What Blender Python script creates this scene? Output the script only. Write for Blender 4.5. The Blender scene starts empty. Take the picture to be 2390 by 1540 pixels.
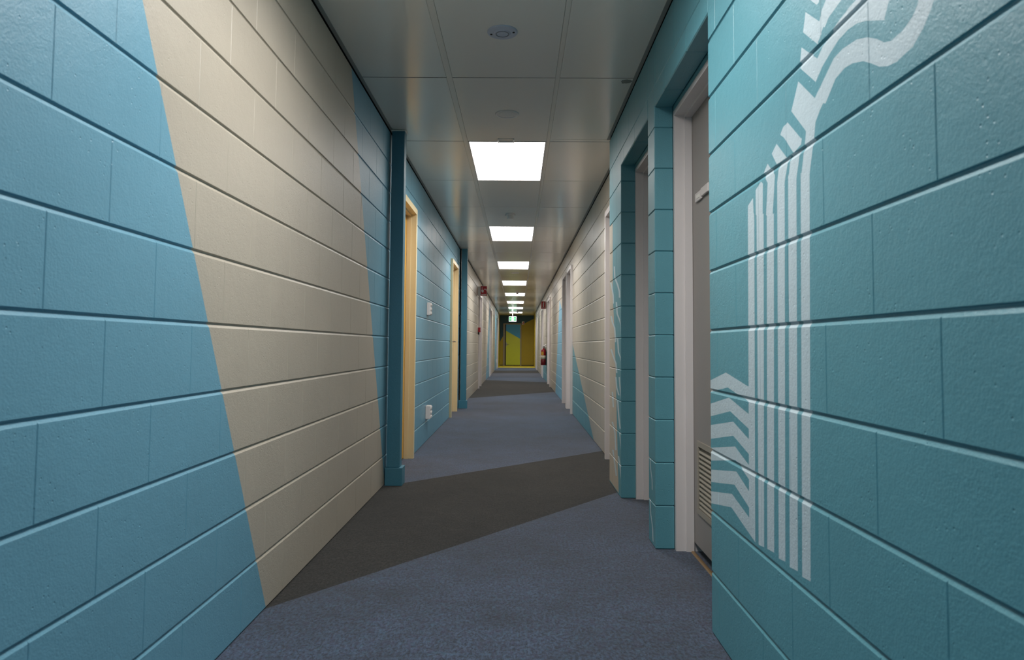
import bpy, bmesh, math, random
from mathutils import Matrix, Vector
random.seed(7)
sc = bpy.context.scene
COL = sc.collection

# ------------------------------------------------------------------ camera
CAM_H = .9426
def rot(yaw, pitch, roll):
    return Matrix.Rotation(yaw, 3, 'Z') @ Matrix.Rotation(pitch, 3, 'X') @ Matrix.Rotation(-roll, 3, 'Y')
cam = bpy.data.cameras.new('camera')
cam.sensor_width = 36
cam.lens = 1619.3 / 2390 * 36
cam.shift_y = -46.1 / 2390
cam.clip_start = .02
cam.dof.use_dof = True
cam.dof.focus_distance = 5.0
cam.dof.aperture_fstop = 6.3
co = bpy.data.objects.new('camera', cam)
M = rot(.0086, .0516, .0075)
M4 = Matrix.Identity(4)
for i, v in enumerate((Vector((1, 0, 0)), Vector((0, 0, 1)), Vector((0, -1, 0)))):
    w = M @ v
    for j in range(3): M4[j][i] = w[j]
M4[2][3] = CAM_H
co.matrix_world = M4
COL.objects.link(co)
sc.camera = co

# ------------------------------------------------------------------ light, exposure
world = bpy.data.worlds.new('world'); sc.world = world
world.use_nodes = True
world.node_tree.nodes['Background'].inputs[0].default_value = (.02, .022, .025, 1)
world.node_tree.nodes['Background'].inputs[1].default_value = .2
sc.view_settings.view_transform = 'Standard'
sc.view_settings.look = 'None'
sc.view_settings.gamma = 1
sc.view_settings.use_curve_mapping = False
sc.view_settings.exposure = 0.0
PANEL_STRENGTH = 5.6
LAMP_WATTS = 22.5
LAMP_SPREAD = 2.55          # narrowed so the panel lamps throw light down more than sideways
PANEL_COLOUR = (1.0, .98, .955)
sc.cycles.diffuse_bounces = 5
sc.cycles.glossy_bounces = 4
sc.cycles.max_bounces = 8
sc.cycles.sample_clamp_indirect = 6

# ------------------------------------------------------------------ helpers
def srgb(r, g, b):
    f = lambda c: c / 12.92 if c <= .04045 else ((c + .055) / 1.055) ** 2.4
    return (f(r / 255), f(g / 255), f(b / 255), 1)

class NT:
    def __init__(self, name):
        self.m = bpy.data.materials.new(name); self.m.use_nodes = True
        self.t = self.m.node_tree; self.n = self.t.nodes; self.l = self.t.links
        self.b = self.n['Principled BSDF']
    def node(self, typ, **kw):
        x = self.n.new(typ)
        for k, v in kw.items(): setattr(x, k, v)
        return x
    def math(self, op, a, b=None, c=None):
        x = self.node('ShaderNodeMath', operation=op)
        for i, v in enumerate((a, b, c)):
            if v is None: continue
            if isinstance(v, (int, float)): x.inputs[i].default_value = v
            else: self.l.new(v, x.inputs[i])
        return x.outputs[0]
    def mix(self, f, a, b):
        x = self.node('ShaderNodeMix', data_type='RGBA')
        for i, v in ((0, f), (6, a), (7, b)):
            if isinstance(v, (int, float)): x.inputs[i].default_value = v
            elif isinstance(v, tuple): x.inputs[i].default_value = v
            else: self.l.new(v, x.inputs[i])
        return x.outputs[2]
    def noise(self, vec, scale, detail=3, rough=.5):
        x = self.node('ShaderNodeTexNoise'); x.inputs['Scale'].default_value = scale
        x.inputs['Detail'].default_value = detail; x.inputs['Roughness'].default_value = rough
        if vec is not None: self.l.new(vec, x.inputs['Vector'])
        return x.outputs['Fac']
    def pos(self):
        return self.node('ShaderNodeNewGeometry').outputs['Position']
    def bump(self, h, strength, dist):
        x = self.node('ShaderNodeBump'); x.inputs['Strength'].default_value = strength
        x.inputs['Distance'].default_value = dist; self.l.new(h, x.inputs['Height'])
        self.l.new(x.outputs[0], self.b.inputs['Normal']); return x
    def set(self, **kw):
        for k, v in kw.items():
            s = self.b.inputs[k.replace('_', ' ')]
            if isinstance(v, (int, float, tuple)): s.default_value = v
            else: self.l.new(v, s)

def simple(name, col, rough=.5, metal=0, spec=.5, bump=0, bscale=200, emit=None, estr=0):
    t = NT(name)
    t.set(Base_Color=col, Roughness=rough, Metallic=metal)
    t.b.inputs['Specular IOR Level'].default_value = spec
    p = t.pos()
    n = t.noise(p, 6, 3)
    t.set(Base_Color=t.mix(t.math('MULTIPLY', n, .18), col, tuple(c * .7 for c in col[:3]) + (1,)))
    if bump: t.bump(t.noise(p, bscale, 2), bump, .001)
    if emit:
        t.b.inputs['Emission Color'].default_value = emit; t.b.inputs['Emission Strength'].default_value = estr
    return t.m

def edge(a, b, c):
    """half-plane coefficients of edge a-b, positive towards c"""
    nx, ny = -(b[1] - a[1]), b[0] - a[0]
    L = math.hypot(nx, ny) or 1
    nx, ny = nx / L, ny / L
    d = -(nx * a[0] + ny * a[1])
    if nx * c[0] + ny * c[1] + d < 0: nx, ny, d = -nx, -ny, -d
    return nx, ny, d

def paint(name, base, layers, axis='Y', rough=.42, pits=1.0):
    """layers: list of (colour, [convex polygons in (axis, Z) metres])"""
    t = NT(name)
    pos = t.pos()
    sp = t.node('ShaderNodeSeparateXYZ'); t.l.new(pos, sp.inputs[0])
    cb = t.node('ShaderNodeCombineXYZ'); cb.inputs[2].default_value = 1
    t.l.new(sp.outputs[axis], cb.inputs[0]); t.l.new(sp.outputs['Z'], cb.inputs[1])
    colour = base
    for col, polys in layers:
        un = None
        for p in polys:
            c = (sum(q[0] for q in p) / len(p), sum(q[1] for q in p) / len(p))
            mn = None
            for i in range(len(p)):
                v = t.node('ShaderNodeVectorMath', operation='DOT_PRODUCT')
                v.inputs[1].default_value = edge(p[i], p[(i + 1) % len(p)], c)
                t.l.new(cb.outputs[0], v.inputs[0])
                mn = v.outputs['Value'] if mn is None else t.math('MINIMUM', mn, v.outputs['Value'])
            un = mn if un is None else t.math('MAXIMUM', un, mn)
        if un is None: continue
        colour = t.mix(t.math('GREATER_THAN', un, -.0012), colour, col)
    n1 = t.noise(pos, 3.5, 4, .6)
    dark = t.mix(1.0, (0, 0, 0, 1), (0, 0, 0, 1))
    mul = t.node('ShaderNodeMix', data_type='RGBA', blend_type='MULTIPLY')
    mul.inputs[0].default_value = 1
    if isinstance(colour, tuple): mul.inputs[6].default_value = colour
    else: t.l.new(colour, mul.inputs[6])
    g = t.math('MULTIPLY_ADD', n1, .16, .9)
    cg = t.node('ShaderNodeCombineColor')
    for i in range(3): t.l.new(g, cg.inputs[i])
    t.l.new(cg.outputs[0], mul.inputs[7])
    t.set(Base_Color=mul.outputs[2])
    t.set(Roughness=t.math('MULTIPLY_ADD', n1, .12, rough - .04))
    t.b.inputs['Specular IOR Level'].default_value = .68
    # relief: rolled-paint stipple, block grain and scattered pits
    fine = t.noise(pos, 170, 3, .7)
    mid = t.noise(pos, 34, 3, .55)
    vo = t.node('ShaderNodeTexVoronoi', feature='F1'); vo.inputs['Scale'].default_value = 58
    vo.inputs['Randomness'].default_value = 1
    t.l.new(pos, vo.inputs['Vector'])
    sel = t.math('GREATER_THAN', t.noise(pos, 11, 2), .54)
    pit = t.math('MULTIPLY', t.math('SUBTRACT', 1, t.math('MINIMUM', t.math('MULTIPLY', vo.outputs['Distance'], 6.0), 1)), sel)
    h = t.math('ADD', t.math('MULTIPLY', fine, .75), t.math('MULTIPLY', mid, .7))
    h = t.math('SUBTRACT', h, t.math('MULTIPLY', pit, 1.1 * pits))
    t.bump(h, .5, .0030)
    return t.m

def mesh_obj(name, bm, mat, parent=None, smooth=False):
    me = bpy.data.meshes.new(name); bm.normal_update(); bm.to_mesh(me); bm.free()
    for m in (mat if isinstance(mat, (list, tuple)) else [mat]): me.materials.append(m)
    if smooth:
        for p in me.polygons: p.use_smooth = True
    o = bpy.data.objects.new(name, me); COL.objects.link(o)
    if parent is not None: attach(o, parent)
    return o

def attach(o, parent):
    o.parent = parent
    o.matrix_parent_inverse = Matrix.Translation(-Vector(parent.location))

def empty(name, loc):
    o = bpy.data.objects.new(name, None); o.location = loc; o.empty_display_size = .05
    COL.objects.link(o); return o

def tag(o, label=None, cat=None, kind=None, group=None):
    if label: o['label'] = label
    if cat: o['category'] = cat
    if kind: o['kind'] = kind
    if group: o['group'] = group
    return o

def box(bm, x0, x1, y0, y1, z0, z1, mi=0):
    if x0 > x1: x0, x1 = x1, x0
    if y0 > y1: y0, y1 = y1, y0
    v = [bm.verts.new((x, y, z)) for x in (x0, x1) for y in (y0, y1) for z in (z0, z1)]
    fs = []
    for q in ((0, 1, 3, 2), (4, 6, 7, 5), (0, 4, 5, 1), (2, 3, 7, 6), (0, 2, 6, 4), (1, 5, 7, 3)):
        f = bm.faces.new([v[i] for i in q]); f.material_index = mi; fs.append(f)
    return fs

def bbox_(x0, x1, y0, y1, z0, z1, bev=.003, seg=2):
    """bevelled box bmesh"""
    bm = bmesh.new(); box(bm, x0, x1, y0, y1, z0, z1)
    if bev: bmesh.ops.bevel(bm, geom=bm.edges[:], offset=bev, segments=seg, affect='EDGES', profile=.6)
    return bm

def join_box(bm, *a, bev=.003, seg=2):
    t = bbox_(*a, bev=bev, seg=seg); me = bpy.data.meshes.new('t'); t.to_mesh(me); t.free()
    bm.from_mesh(me); bpy.data.meshes.remove(me)

def lathe(bm, prof, c, axis='Z', n=32):
    """prof: list of (r, h) along axis"""
    rings = []
    for r, h in prof:
        ring = []
        for i in range(n):
            a = 2 * math.pi * i / n
            u, v = r * math.cos(a), r * math.sin(a)
            p = {'Z': (u, v, h), 'X': (h, u, v), 'Y': (u, h, v)}[axis]
            ring.append(bm.verts.new((c[0] + p[0], c[1] + p[1], c[2] + p[2])))
        rings.append(ring)
    for a, b in zip(rings, rings[1:]):
        for i in range(n):
            bm.faces.new((a[i], a[(i + 1) % n], b[(i + 1) % n], b[i]))
    bm.faces.new(rings[0][::-1]); bm.faces.new(rings[-1])
    bmesh.ops.recalc_face_normals(bm, faces=bm.faces[:])

def tube(bm, pts, r, n=10):
    rings = []
    P = [Vector(p) for p in pts]
    for i, p in enumerate(P):
        d = (P[min(i + 1, len(P) - 1)] - P[max(i - 1, 0)]).normalized()
        a = d.cross(Vector((0, 0, 1))) if abs(d.z) < .9 else d.cross(Vector((1, 0, 0)))
        a.normalize(); b = d.cross(a)
        rings.append([bm.verts.new(p + a * r * math.cos(k * 2 * math.pi / n) + b * r * math.sin(k * 2 * math.pi / n)) for k in range(n)])
    for a, b in zip(rings, rings[1:]):
        for i in range(n): bm.faces.new((a[i], a[(i + 1) % n], b[(i + 1) % n], b[i]))
    bm.faces.new(rings[0][::-1]); bm.faces.new(rings[-1])
    bmesh.ops.recalc_face_normals(bm, faces=bm.faces[:])

def prism(bm, pts, h, plane='XZ', at=0.0):
    """extrude a 2-D outline by h. plane XZ -> extruded along Y, YZ -> along X, XY -> along Z"""
    def P(p, d):
        return {'XZ': (p[0], d, p[1]), 'YZ': (d, p[0], p[1]), 'XY': (p[0], p[1], d)}[plane]
    a = [bm.verts.new(P(p, at)) for p in pts]; b = [bm.verts.new(P(p, at + h)) for p in pts]
    bm.faces.new(a); bm.faces.new(b[::-1])
    for i in range(len(pts)):
        j = (i + 1) % len(pts); bm.faces.new((a[i], b[i], b[j], a[j]))
    bmesh.ops.recalc_face_normals(bm, faces=bm.faces[:])

# ------------------------------------------------------------------ dimensions
XL, XL2, XR, XF = -.894, -.872, .651, .770      # left wall, left wall past second column, right near wall, right far wall
ZC = 2.431                                      # ceiling
ZT = 2.423                                      # top of blockwork
YE, YB = 33.6, -5.0                             # end wall, wall behind the camera
YP = 30.6                                       # where the yellow paint begins
YS = 4.93                                       # step in the right wall
YCOL2 = 10.60

BLUE = srgb(108, 162, 184)
TEAL = srgb(88, 149, 162)
CREAM = srgb(184, 174, 158)
PALE = srgb(186, 204, 211)
SKY = srgb(120, 178, 205)
NAVY = srgb(26, 70, 92)
OLIVE = srgb(170, 148, 24)
LIME = srgb(198, 208, 44)

UP=[[(1.596,1.563),(1.509,1.492),(1.556,1.435),(1.638,1.509)],[(1.455,1.52),(1.422,1.495),(1.483,1.46),(1.509,1.492)],[(1.509,1.492),(1.483,1.46),(1.508,1.44),(1.556,1.435)],[(1.556,1.435),(1.508,1.44),(1.518,1.4),(1.562,1.411)],[(1.562,1.413),(1.518,1.404),(1.547,1.321),(1.589,1.331)],[(1.663,1.488),(1.583,1.423),(1.628,1.405),(1.684,1.458)],[(1.663,1.488),(1.675,1.453),(1.709,1.474),(1.691,1.486)],[(1.628,1.406),(1.583,1.425),(1.589,1.404),(1.644,1.403)],[(1.644,1.405),(1.592,1.401),(1.617,1.338),(1.662,1.349)],[(1.736,1.457),(1.674,1.406),(1.735,1.406),(1.768,1.442)],[(1.72,1.401),(1.66,1.403),(1.69,1.345),(1.734,1.355)],[(1.8,1.423),(1.751,1.382),(1.755,1.363),(1.8,1.374),(1.83,1.405)],[(1.8,1.375),(1.754,1.367),(1.77,1.284),(1.814,1.292)],[(1.851,1.388),(1.838,1.38),(1.842,1.298),(1.893,1.308),(1.892,1.375)],[(1.916,1.357),(1.913,1.311),(1.958,1.32),(1.957,1.344)],[(1.457,1.464),(1.409,1.499),(1.462,1.517),(1.51,1.489)],[(1.409,1.499),(1.368,1.505),(1.414,1.542),(1.462,1.517)],[(1.368,1.505),(1.335,1.501),(1.375,1.545),(1.414,1.542)],[(1.335,1.501),(1.294,1.488),(1.318,1.538),(1.375,1.545)],[(1.294,1.488),(1.267,1.473),(1.28,1.525),(1.318,1.538)],[(1.267,1.473),(1.237,1.454),(1.246,1.507),(1.28,1.525)],[(1.237,1.454),(1.208,1.443),(1.219,1.488),(1.246,1.507)],[(1.208,1.443),(1.18,1.439),(1.197,1.481),(1.219,1.488)],[(1.18,1.439),(1.131,1.444),(1.159,1.482),(1.197,1.481)],[(1.131,1.444),(1.1,1.462),(1.129,1.492),(1.159,1.482)],[(1.1,1.462),(1.077,1.484),(1.113,1.506),(1.129,1.492)],[(1.077,1.484),(1.062,1.508),(1.103,1.53),(1.113,1.506)],[(1.503,1.529),(1.467,1.55),(1.456,1.594),(1.493,1.574)],[(1.467,1.55),(1.432,1.562),(1.418,1.604),(1.456,1.594)],[(1.432,1.562),(1.395,1.573),(1.388,1.61),(1.418,1.604)],[(1.395,1.573),(1.352,1.576),(1.367,1.612),(1.388,1.61)],[(1.352,1.576),(1.314,1.571),(1.339,1.616),(1.367,1.612)],[(1.314,1.571),(1.281,1.56),(1.315,1.616),(1.339,1.616)],[(1.281,1.56),(1.218,1.531),(1.291,1.62),(1.315,1.616)],[(1.218,1.531),(1.201,1.558),(1.274,1.623),(1.291,1.62)],[(1.201,1.558),(1.183,1.584),(1.253,1.635),(1.274,1.623)],[(1.575,1.635),(1.493,1.574),(1.503,1.529),(1.586,1.594)],[(1.55,1.706),(1.48,1.651),(1.49,1.608),(1.564,1.668)],[(1.48,1.651),(1.466,1.671),(1.435,1.641),(1.455,1.629)],[(1.455,1.629),(1.481,1.616),(1.49,1.608),(1.48,1.651)],[(1.466,1.671),(1.446,1.683),(1.38,1.649),(1.435,1.641)],[(1.446,1.683),(1.427,1.699),(1.346,1.656),(1.38,1.649)],[(1.528,1.756),(1.478,1.717),(1.482,1.697),(1.492,1.697),(1.547,1.744)]]
LO=[[(1.958,1.321),(1.908,1.312),(1.927,0.417),(1.974,0.43)],[(1.887,1.308),(1.835,1.298),(1.859,0.421),(1.898,0.416)],[(1.809,1.293),(1.762,1.284),(1.787,0.428),(1.833,0.424)],[(1.734,1.36),(1.688,1.349),(1.714,0.428),(1.754,0.423)],[(1.663,1.359),(1.616,1.347),(1.639,0.429),(1.684,0.424)],[(1.589,1.345),(1.543,1.334),(1.569,0.429),(1.612,0.425)],[(2.399,0.823),(2.18,0.864),(2.163,0.821),(2.4,0.789)],[(2.18,0.864),(1.948,0.829),(1.949,0.789),(2.163,0.821)],[(2.401,0.745),(2.151,0.788),(2.14,0.75),(2.402,0.705)],[(2.151,0.788),(1.95,0.752),(1.951,0.713),(2.14,0.75)],[(2.403,0.674),(2.111,0.719),(2.112,0.679),(2.404,0.63)],[(2.111,0.719),(1.952,0.681),(1.954,0.642),(2.112,0.679)],[(2.405,0.598),(2.095,0.647),(2.09,0.61),(2.406,0.557)],[(2.095,0.647),(1.955,0.608),(1.956,0.571),(2.09,0.61)],[(2.407,0.525),(2.085,0.575),(2.104,0.535),(2.408,0.486)],[(2.085,0.575),(1.957,0.535),(1.958,0.493),(2.104,0.535)],[(2.409,0.452),(2.129,0.5),(2.136,0.461),(2.41,0.415)],[(2.129,0.5),(1.959,0.464),(1.926,0.415),(2.136,0.461)]]
BIG = 60
def band(y0b, y0t, y1b, y1t):                   # polygon between two slanted lines, z -0.2 .. 2.6
    f = lambda b, t, z: b + (t - b) * z / 2.43
    return [(f(y0b, y0t, -.2), -.2), (f(y1b, y1t, -.2), -.2), (f(y1b, y1t, 2.6), 2.6), (f(y0b, y0t, 2.6), 2.6)]

# left wall paint
left_cream = band(2.528, 1.238, 4.74, 3.60)
M_LN = paint('painted_block_left_near', BLUE, [(CREAM, [left_cream])])
M_LM = paint('painted_block_left_blue', BLUE, [], rough=.34)
M_LF = paint('painted_block_left_far', CREAM, [(BLUE, [band(19.2, 21.35, 21.6, 21.6), band(26.3, 26.6, YP, YP)]),
                                              (OLIVE, [band(YP + .6, YP + 1.6, 60, 60)])], rough=.33)
M_LC = paint('painted_block_left_cream', CREAM, [], rough=.33)
# right wall paint
def near_paint(n):
    z0, z1 = .2 * n - .02, .2 * n + .22
    ps = [p for p in UP + LO if max(q[1] for q in p) > z0 and min(q[1] for q in p) < z1]
    return paint('painted_block_mural_%d' % n, TEAL, [(PALE, ps)] if ps else [])
M_RN = [near_paint(n) for n in range(12)]
M_RT = paint('painted_block_teal', TEAL, [])
def wob(y, z0, z1, w, dy):                      # a thin wavy brush line of pale paint
    zs = [z0 + (z1 - z0) * i / 3 for i in range(4)]
    ys = [y, y + dy * .1, y + dy * .8, y + dy]
    return [[(ys[i], zs[i]), (ys[i] + w, zs[i]), (ys[i + 1] + w, zs[i + 1]), (ys[i + 1], zs[i + 1])] for i in range(3)]
PIER_PALE= [[(4.89,1.394),(4.832,1.388),(4.777,1.348),(4.834,1.353)],[(4.834,1.353),(4.777,1.348),(4.713,1.29),(4.768,1.294)],[(4.768,1.294),(4.713,1.29),(4.702,1.237),(4.757,1.24)],[(4.878,1.157),(4.812,1.154),(4.747,1.11),(4.812,1.112)],[(4.812,1.112),(4.747,1.11),(4.642,1.069),(4.704,1.071)],[(4.704,1.071),(4.642,1.069),(4.602,0.997),(4.663,0.998)],[(4.663,0.998),(4.602,0.997),(4.602,0.975),(4.663,0.975)],[(4.878,0.925),(4.812,0.926),(4.705,0.877),(4.768,0.876)],[(4.768,0.876),(4.705,0.877),(4.583,0.834),(4.643,0.832)],[(4.643,0.832),(4.583,0.834),(4.543,0.774),(4.603,0.771)],[(4.715,1.489),(4.663,1.483),(4.632,1.399),(4.683,1.404)],[(4.663,1.396),(4.597,1.39),(4.499,1.344),(4.562,1.35)],[(4.562,1.35),(4.499,1.344),(4.424,1.296),(4.484,1.301)],[(4.484,1.301),(4.424,1.296),(4.415,1.257),(4.475,1.261)],[(4.622,1.24),(4.562,1.236),(4.523,1.158),(4.582,1.161)],[(4.582,1.161),(4.523,1.158),(4.428,1.118),(4.485,1.121)],[(4.485,1.121),(4.428,1.118),(4.355,1.083),(4.41,1.085)],[(4.41,1.085),(4.355,1.083),(4.338,1.021),(4.392,1.022)],[(4.562,0.997),(4.504,0.996),(4.466,0.908),(4.524,0.908)],[(4.524,0.908),(4.466,0.908),(4.374,0.877),(4.429,0.876)],[(4.429,0.876),(4.374,0.877),(4.339,0.853),(4.393,0.852)],[(4.643,0.741),(4.583,0.744),(4.544,0.676),(4.603,0.673)],[(4.603,0.673),(4.544,0.676),(4.449,0.636),(4.505,0.632)],[(4.486,0.748),(4.439,0.75),(4.402,0.685),(4.448,0.682)],[(4.448,0.682),(4.402,0.685),(4.349,0.621),(4.394,0.618)],[(4.811,0.631),(4.747,0.635),(4.705,0.537),(4.768,0.532)],[(4.563,0.591),(4.505,0.596),(4.449,0.492),(4.506,0.486)],[(4.506,0.486),(4.449,0.492),(4.394,0.431),(4.449,0.424)],[(4.811,0.425),(4.747,0.432),(4.623,0.376),(4.684,0.368)],[(4.684,0.368),(4.623,0.376),(4.584,0.269),(4.644,0.26)],[(4.468,0.395),(4.422,0.401),(4.368,0.341),(4.413,0.335)],[(4.413,0.335),(4.368,0.341),(4.332,0.307),(4.377,0.3)],[(4.79,0.239),(4.726,0.248),(4.624,0.165),(4.684,0.155)],[(4.684,0.155),(4.624,0.165),(4.564,0.107),(4.624,0.096)],[(4.525,0.237),(4.469,0.246),(4.395,0.191),(4.45,0.181)],[(4.45,0.181),(4.395,0.191),(4.324,0.125),(4.378,0.115)]]
PIER_CREAM= [[(4.768,2.069),(5.5,2.069),(5.5,1.501),(4.768,1.501)],[(4.768,1.501),(5.5,1.501),(5.5,1.294),(4.768,1.294)],[(4.768,1.294),(5.5,1.294),(5.5,1.07),(4.684,1.07)],[(4.684,1.07),(5.5,1.07),(5.5,0.799),(4.623,0.799)],[(4.623,0.799),(5.5,0.799),(5.5,0.411),(4.564,0.411)],[(4.564,0.411),(5.5,0.411),(5.5,0.012),(4.488,0.012)]]
pier_cream, pier_lines, pier_lines2 = PIER_CREAM, [[(max(a, 4.396), b) for a, b in p] for p in PIER_PALE], []
drip_lines = wob(3.355, .02, .20, .018, .07) + wob(3.37, .26, .40, .016, .05)
M_PIERA = [paint('painted_block_pier_%d' % n, TEAL, [(CREAM, [p for p in pier_cream if max(q[1] for q in p) > .2 * n - .01 and min(q[1] for q in p) < .2 * n + .21]),
           (PALE, [p for p in pier_lines + pier_lines2 if max(q[1] for q in p) > .2 * n - .01 and min(q[1] for q in p) < .2 * n + .21])]) for n in range(12)]
M_PIERB = paint('painted_block_drips', TEAL, [(PALE, drip_lines)])
M_RF = paint('painted_block_right_far', CREAM, [(TEAL, [[(5.9, -.4), (9.75, .975), (9.75, -.4)], [(17.45, 1.0), (17.45, -.2), (22.0, -.2), (21.3, .25)]]),
             (SKY, [[(12.86, 1.80), (14.22, -.1), (11.6, -.1), (11.6, 1.43)], [(29.0, 1.7), (29.8, -.1), (28.4, -.1), (28.4, 1.9)]]),
             (OLIVE, [band(YP + .5, YP - .2, 60, 60)])], rough=.33)
M_RC = paint('painted_block_right_cream', CREAM, [], rough=.33)
M_END = paint('painted_end_wall', NAVY, [(OLIVE, [[(-.95, -.2), (-.95, 1.0), (-.66, 1.50), (.18, 1.97), (.95, 2.36), (1.2, 2.36), (1.2, -.2)]])], axis='X', pits=.4, rough=.6)
M_ENDDOOR = paint('painted_end_door', LIME, [(srgb(44, 150, 216), [[(-.62, 2.1), (-.62, 1.71), (.13, 1.29), (.13, 2.1)]])], axis='X', pits=0, rough=.45)
M_COL = paint('painted_steel_teal', srgb(60, 120, 140), [], pits=0, rough=.42)

M_DARK = simple('dark_void', srgb(24, 24, 26), .9)
M_FRAME = simple('grey_white_gloss', srgb(220, 213, 211), .3, bump=.08)
M_CREAMF = simple('cream_gloss', srgb(226, 208, 166), .32, bump=.08)
M_OCHRE = simple('ochre_gloss', srgb(206, 156, 66), .4, bump=.1)
M_GREYD = simple('grey_door_paint', srgb(148, 142, 137), .45, bump=.1)
M_LOUV = simple('louvre_taupe', srgb(158, 150, 136), .45)
M_STEEL = simple('brushed_steel', srgb(170, 168, 165), .35, metal=.9)
M_BRASS = simple('carpet_trim_bronze', srgb(150, 122, 88), .4, metal=.4)
M_WHITE = simple('white_plastic', srgb(228, 224, 222), .4)
M_PLUG = simple('switch_white', srgb(214, 206, 202), .4)
M_RED = simple('red_enamel', srgb(150, 14, 26), .35)
M_REDS = simple('red_sign', srgb(176, 22, 40), .45)
M_YEL = simple('label_yellow', srgb(210, 160, 60), .5)
M_BEIGE = simple('label_cream', srgb(214, 204, 180), .5)
M_BLACK = simple('black_rubber', srgb(22, 22, 24), .5)

# ceiling tile: satin faced panel
t = NT('ceiling_tile_satin'); p = t.pos()
base = srgb(242, 237, 228)
n1 = t.noise(p, 2.0, 3)
c1 = t.mix(t.math('MULTIPLY', n1, .3), base, srgb(234, 229, 220))
sp = t.node('ShaderNodeVectorMath', operation='DISTANCE'); t.l.new(p, sp.inputs[0]); sp.inputs[1].default_value = (.60, 3.83, ZC)
spot = t.math('LESS_THAN', t.math('ADD', sp.outputs['Value'], t.math('MULTIPLY', t.noise(p, 60, 2), .02)), .040)
c1 = t.mix(t.math('MULTIPLY', spot, .75), c1, srgb(92, 78, 56))
t.set(Base_Color=c1, Roughness=.18)
t.b.inputs['Specular IOR Level'].default_value = .62
t.bump(t.noise(p, 4, 2), .07, .004)
M_TILE = t.m
M_TEE = simple('ceiling_tee', srgb(234, 229, 220), .3)
M_ANGLE = simple('wall_angle', srgb(150, 150, 146), .4)

def carpet(name, a, b, c, d, sheen=.3):
    t = NT(name); p = t.pos()
    mp = t.node('ShaderNodeMapping'); mp.inputs['Scale'].default_value = (1, .55, 1); t.l.new(p, mp.inputs[0]); q = mp.outputs[0]
    n1 = t.noise(q, 105, 5, .85); n2 = t.noise(q, 40, 4, .75); n3 = t.noise(p, 1.7, 4, .6); n4 = t.noise(p, 8, 4, .65); n5 = t.noise(q, 48, 3, .7)
    def rng(v, lo, hi):
        m = t.node('ShaderNodeMapRange'); t.l.new(v, m.inputs[0]); m.inputs[1].default_value = lo; m.inputs[2].default_value = hi; return m.outputs[0]
    col = t.mix(rng(n1, .43, .57), a, b)
    col = t.mix(t.math('MULTIPLY', rng(n2, .50, .60), .5), col, c)
    col = t.mix(t.math('MULTIPLY', rng(n5, .56, .66), .45), col, d)
    g = t.math('ADD', t.math('MULTIPLY', rng(n3, .32, .68), .55), t.math('MULTIPLY', rng(n4, .3, .7), .40))
    g = t.math('ADD', g, .50)
    cg = t.node('ShaderNodeCombineColor')
    for i in range(3): t.l.new(g, cg.inputs[i])
    mul = t.node('ShaderNodeMix', data_type='RGBA', blend_type='MULTIPLY'); mul.inputs[0].default_value = 1
    t.l.new(col, mul.inputs[6]); t.l.new(cg.outputs[0], mul.inputs[7])
    t.set(Base_Color=mul.outputs[2], Roughness=.95)
    t.b.inputs['Specular IOR Level'].default_value = .15
    t.b.inputs['Sheen Weight'].default_value = sheen
    t.b.inputs['Sheen Roughness'].default_value = .5
    t.bump(t.math('ADD', n1, n2), .8, .004)
    return t.m
M_CBLUE = carpet('blue_grey_carpet', srgb(6, 14, 32), srgb(62, 78, 102), srgb(42, 36, 62), srgb(56, 88, 108))
M_CDARK = carpet('charcoal_carpet', srgb(4, 4, 4), srgb(54, 51, 47), srgb(34, 31, 28), srgb(54, 50, 45), .15)
M_FLYEL = simple('yellow_floor_paint', srgb(178, 160, 40), .55)
t = NT('light_diffuser')
t.set(Base_Color=(.9, .9, .9, 1), Roughness=.5)
t.b.inputs['Emission Color'].default_value = PANEL_COLOUR + (1,)
t.b.inputs['Emission Strength'].default_value = PANEL_STRENGTH
M_LIGHT = t.m

# ------------------------------------------------------------------ floor
bm = bmesh.new(); box(bm, -1.1, 1.15, YB - .1, YE + .1, -.08, -.007)
floor = tag(mesh_obj('floor', bm, M_DARK), 'carpeted corridor floor in blue-grey with charcoal slanted bands', kind='structure')
XA, XB = -1.02, 1.02
def lnY(p, q, x): return p[1] + (q[1] - p[1]) * (x - p[0]) / (q[0] - p[0])
L1n = ((-.881, 2.539), (.64, 4.547)); L1f = ((-.776, 4.805), (.748, 6.33))
L2n = ((-.864, 12.565), (.759, 14.463)); L2f = ((-.867, 19.24), (.82, 18.207))
L3n = ((-.856, 24.03), (.811, 24.36)); L3f = ((-.888, 26.76), (.736, 27.12))
L0 = ((-1, YB), (1, YB)); L9 = ((-1, 30.45), (1, 30.45)); LE = ((-1, YE), (1, YE))
seq = [(L0, L1n, 'b'), (L1n, L1f, 'd'), (L1f, L2n, 'b'), (L2n, L2f, 'd'), (L2f, L3n, 'b'), (L3n, L3f, 'd'), (L3f, L9, 'b'), (L9, LE, 'y')]
for a, b, k in seq:
    bm = bmesh.new()
    prism(bm, [(XA, lnY(*a, XA)), (XB, lnY(*a, XB)), (XB, lnY(*b, XB)), (XA, lnY(*b, XA))], .007, 'XY', -.007)
    o = mesh_obj({'b': 'carpet', 'd': 'carpet', 'y': 'painted_floor'}[k], bm, {'b': M_CBLUE, 'd': M_CDARK, 'y': M_FLYEL}[k], floor)
    o['label'] = {'b': 'blue-grey carpet', 'd': 'charcoal carpet band', 'y': 'yellow painted floor at the far end'}[k]

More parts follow.
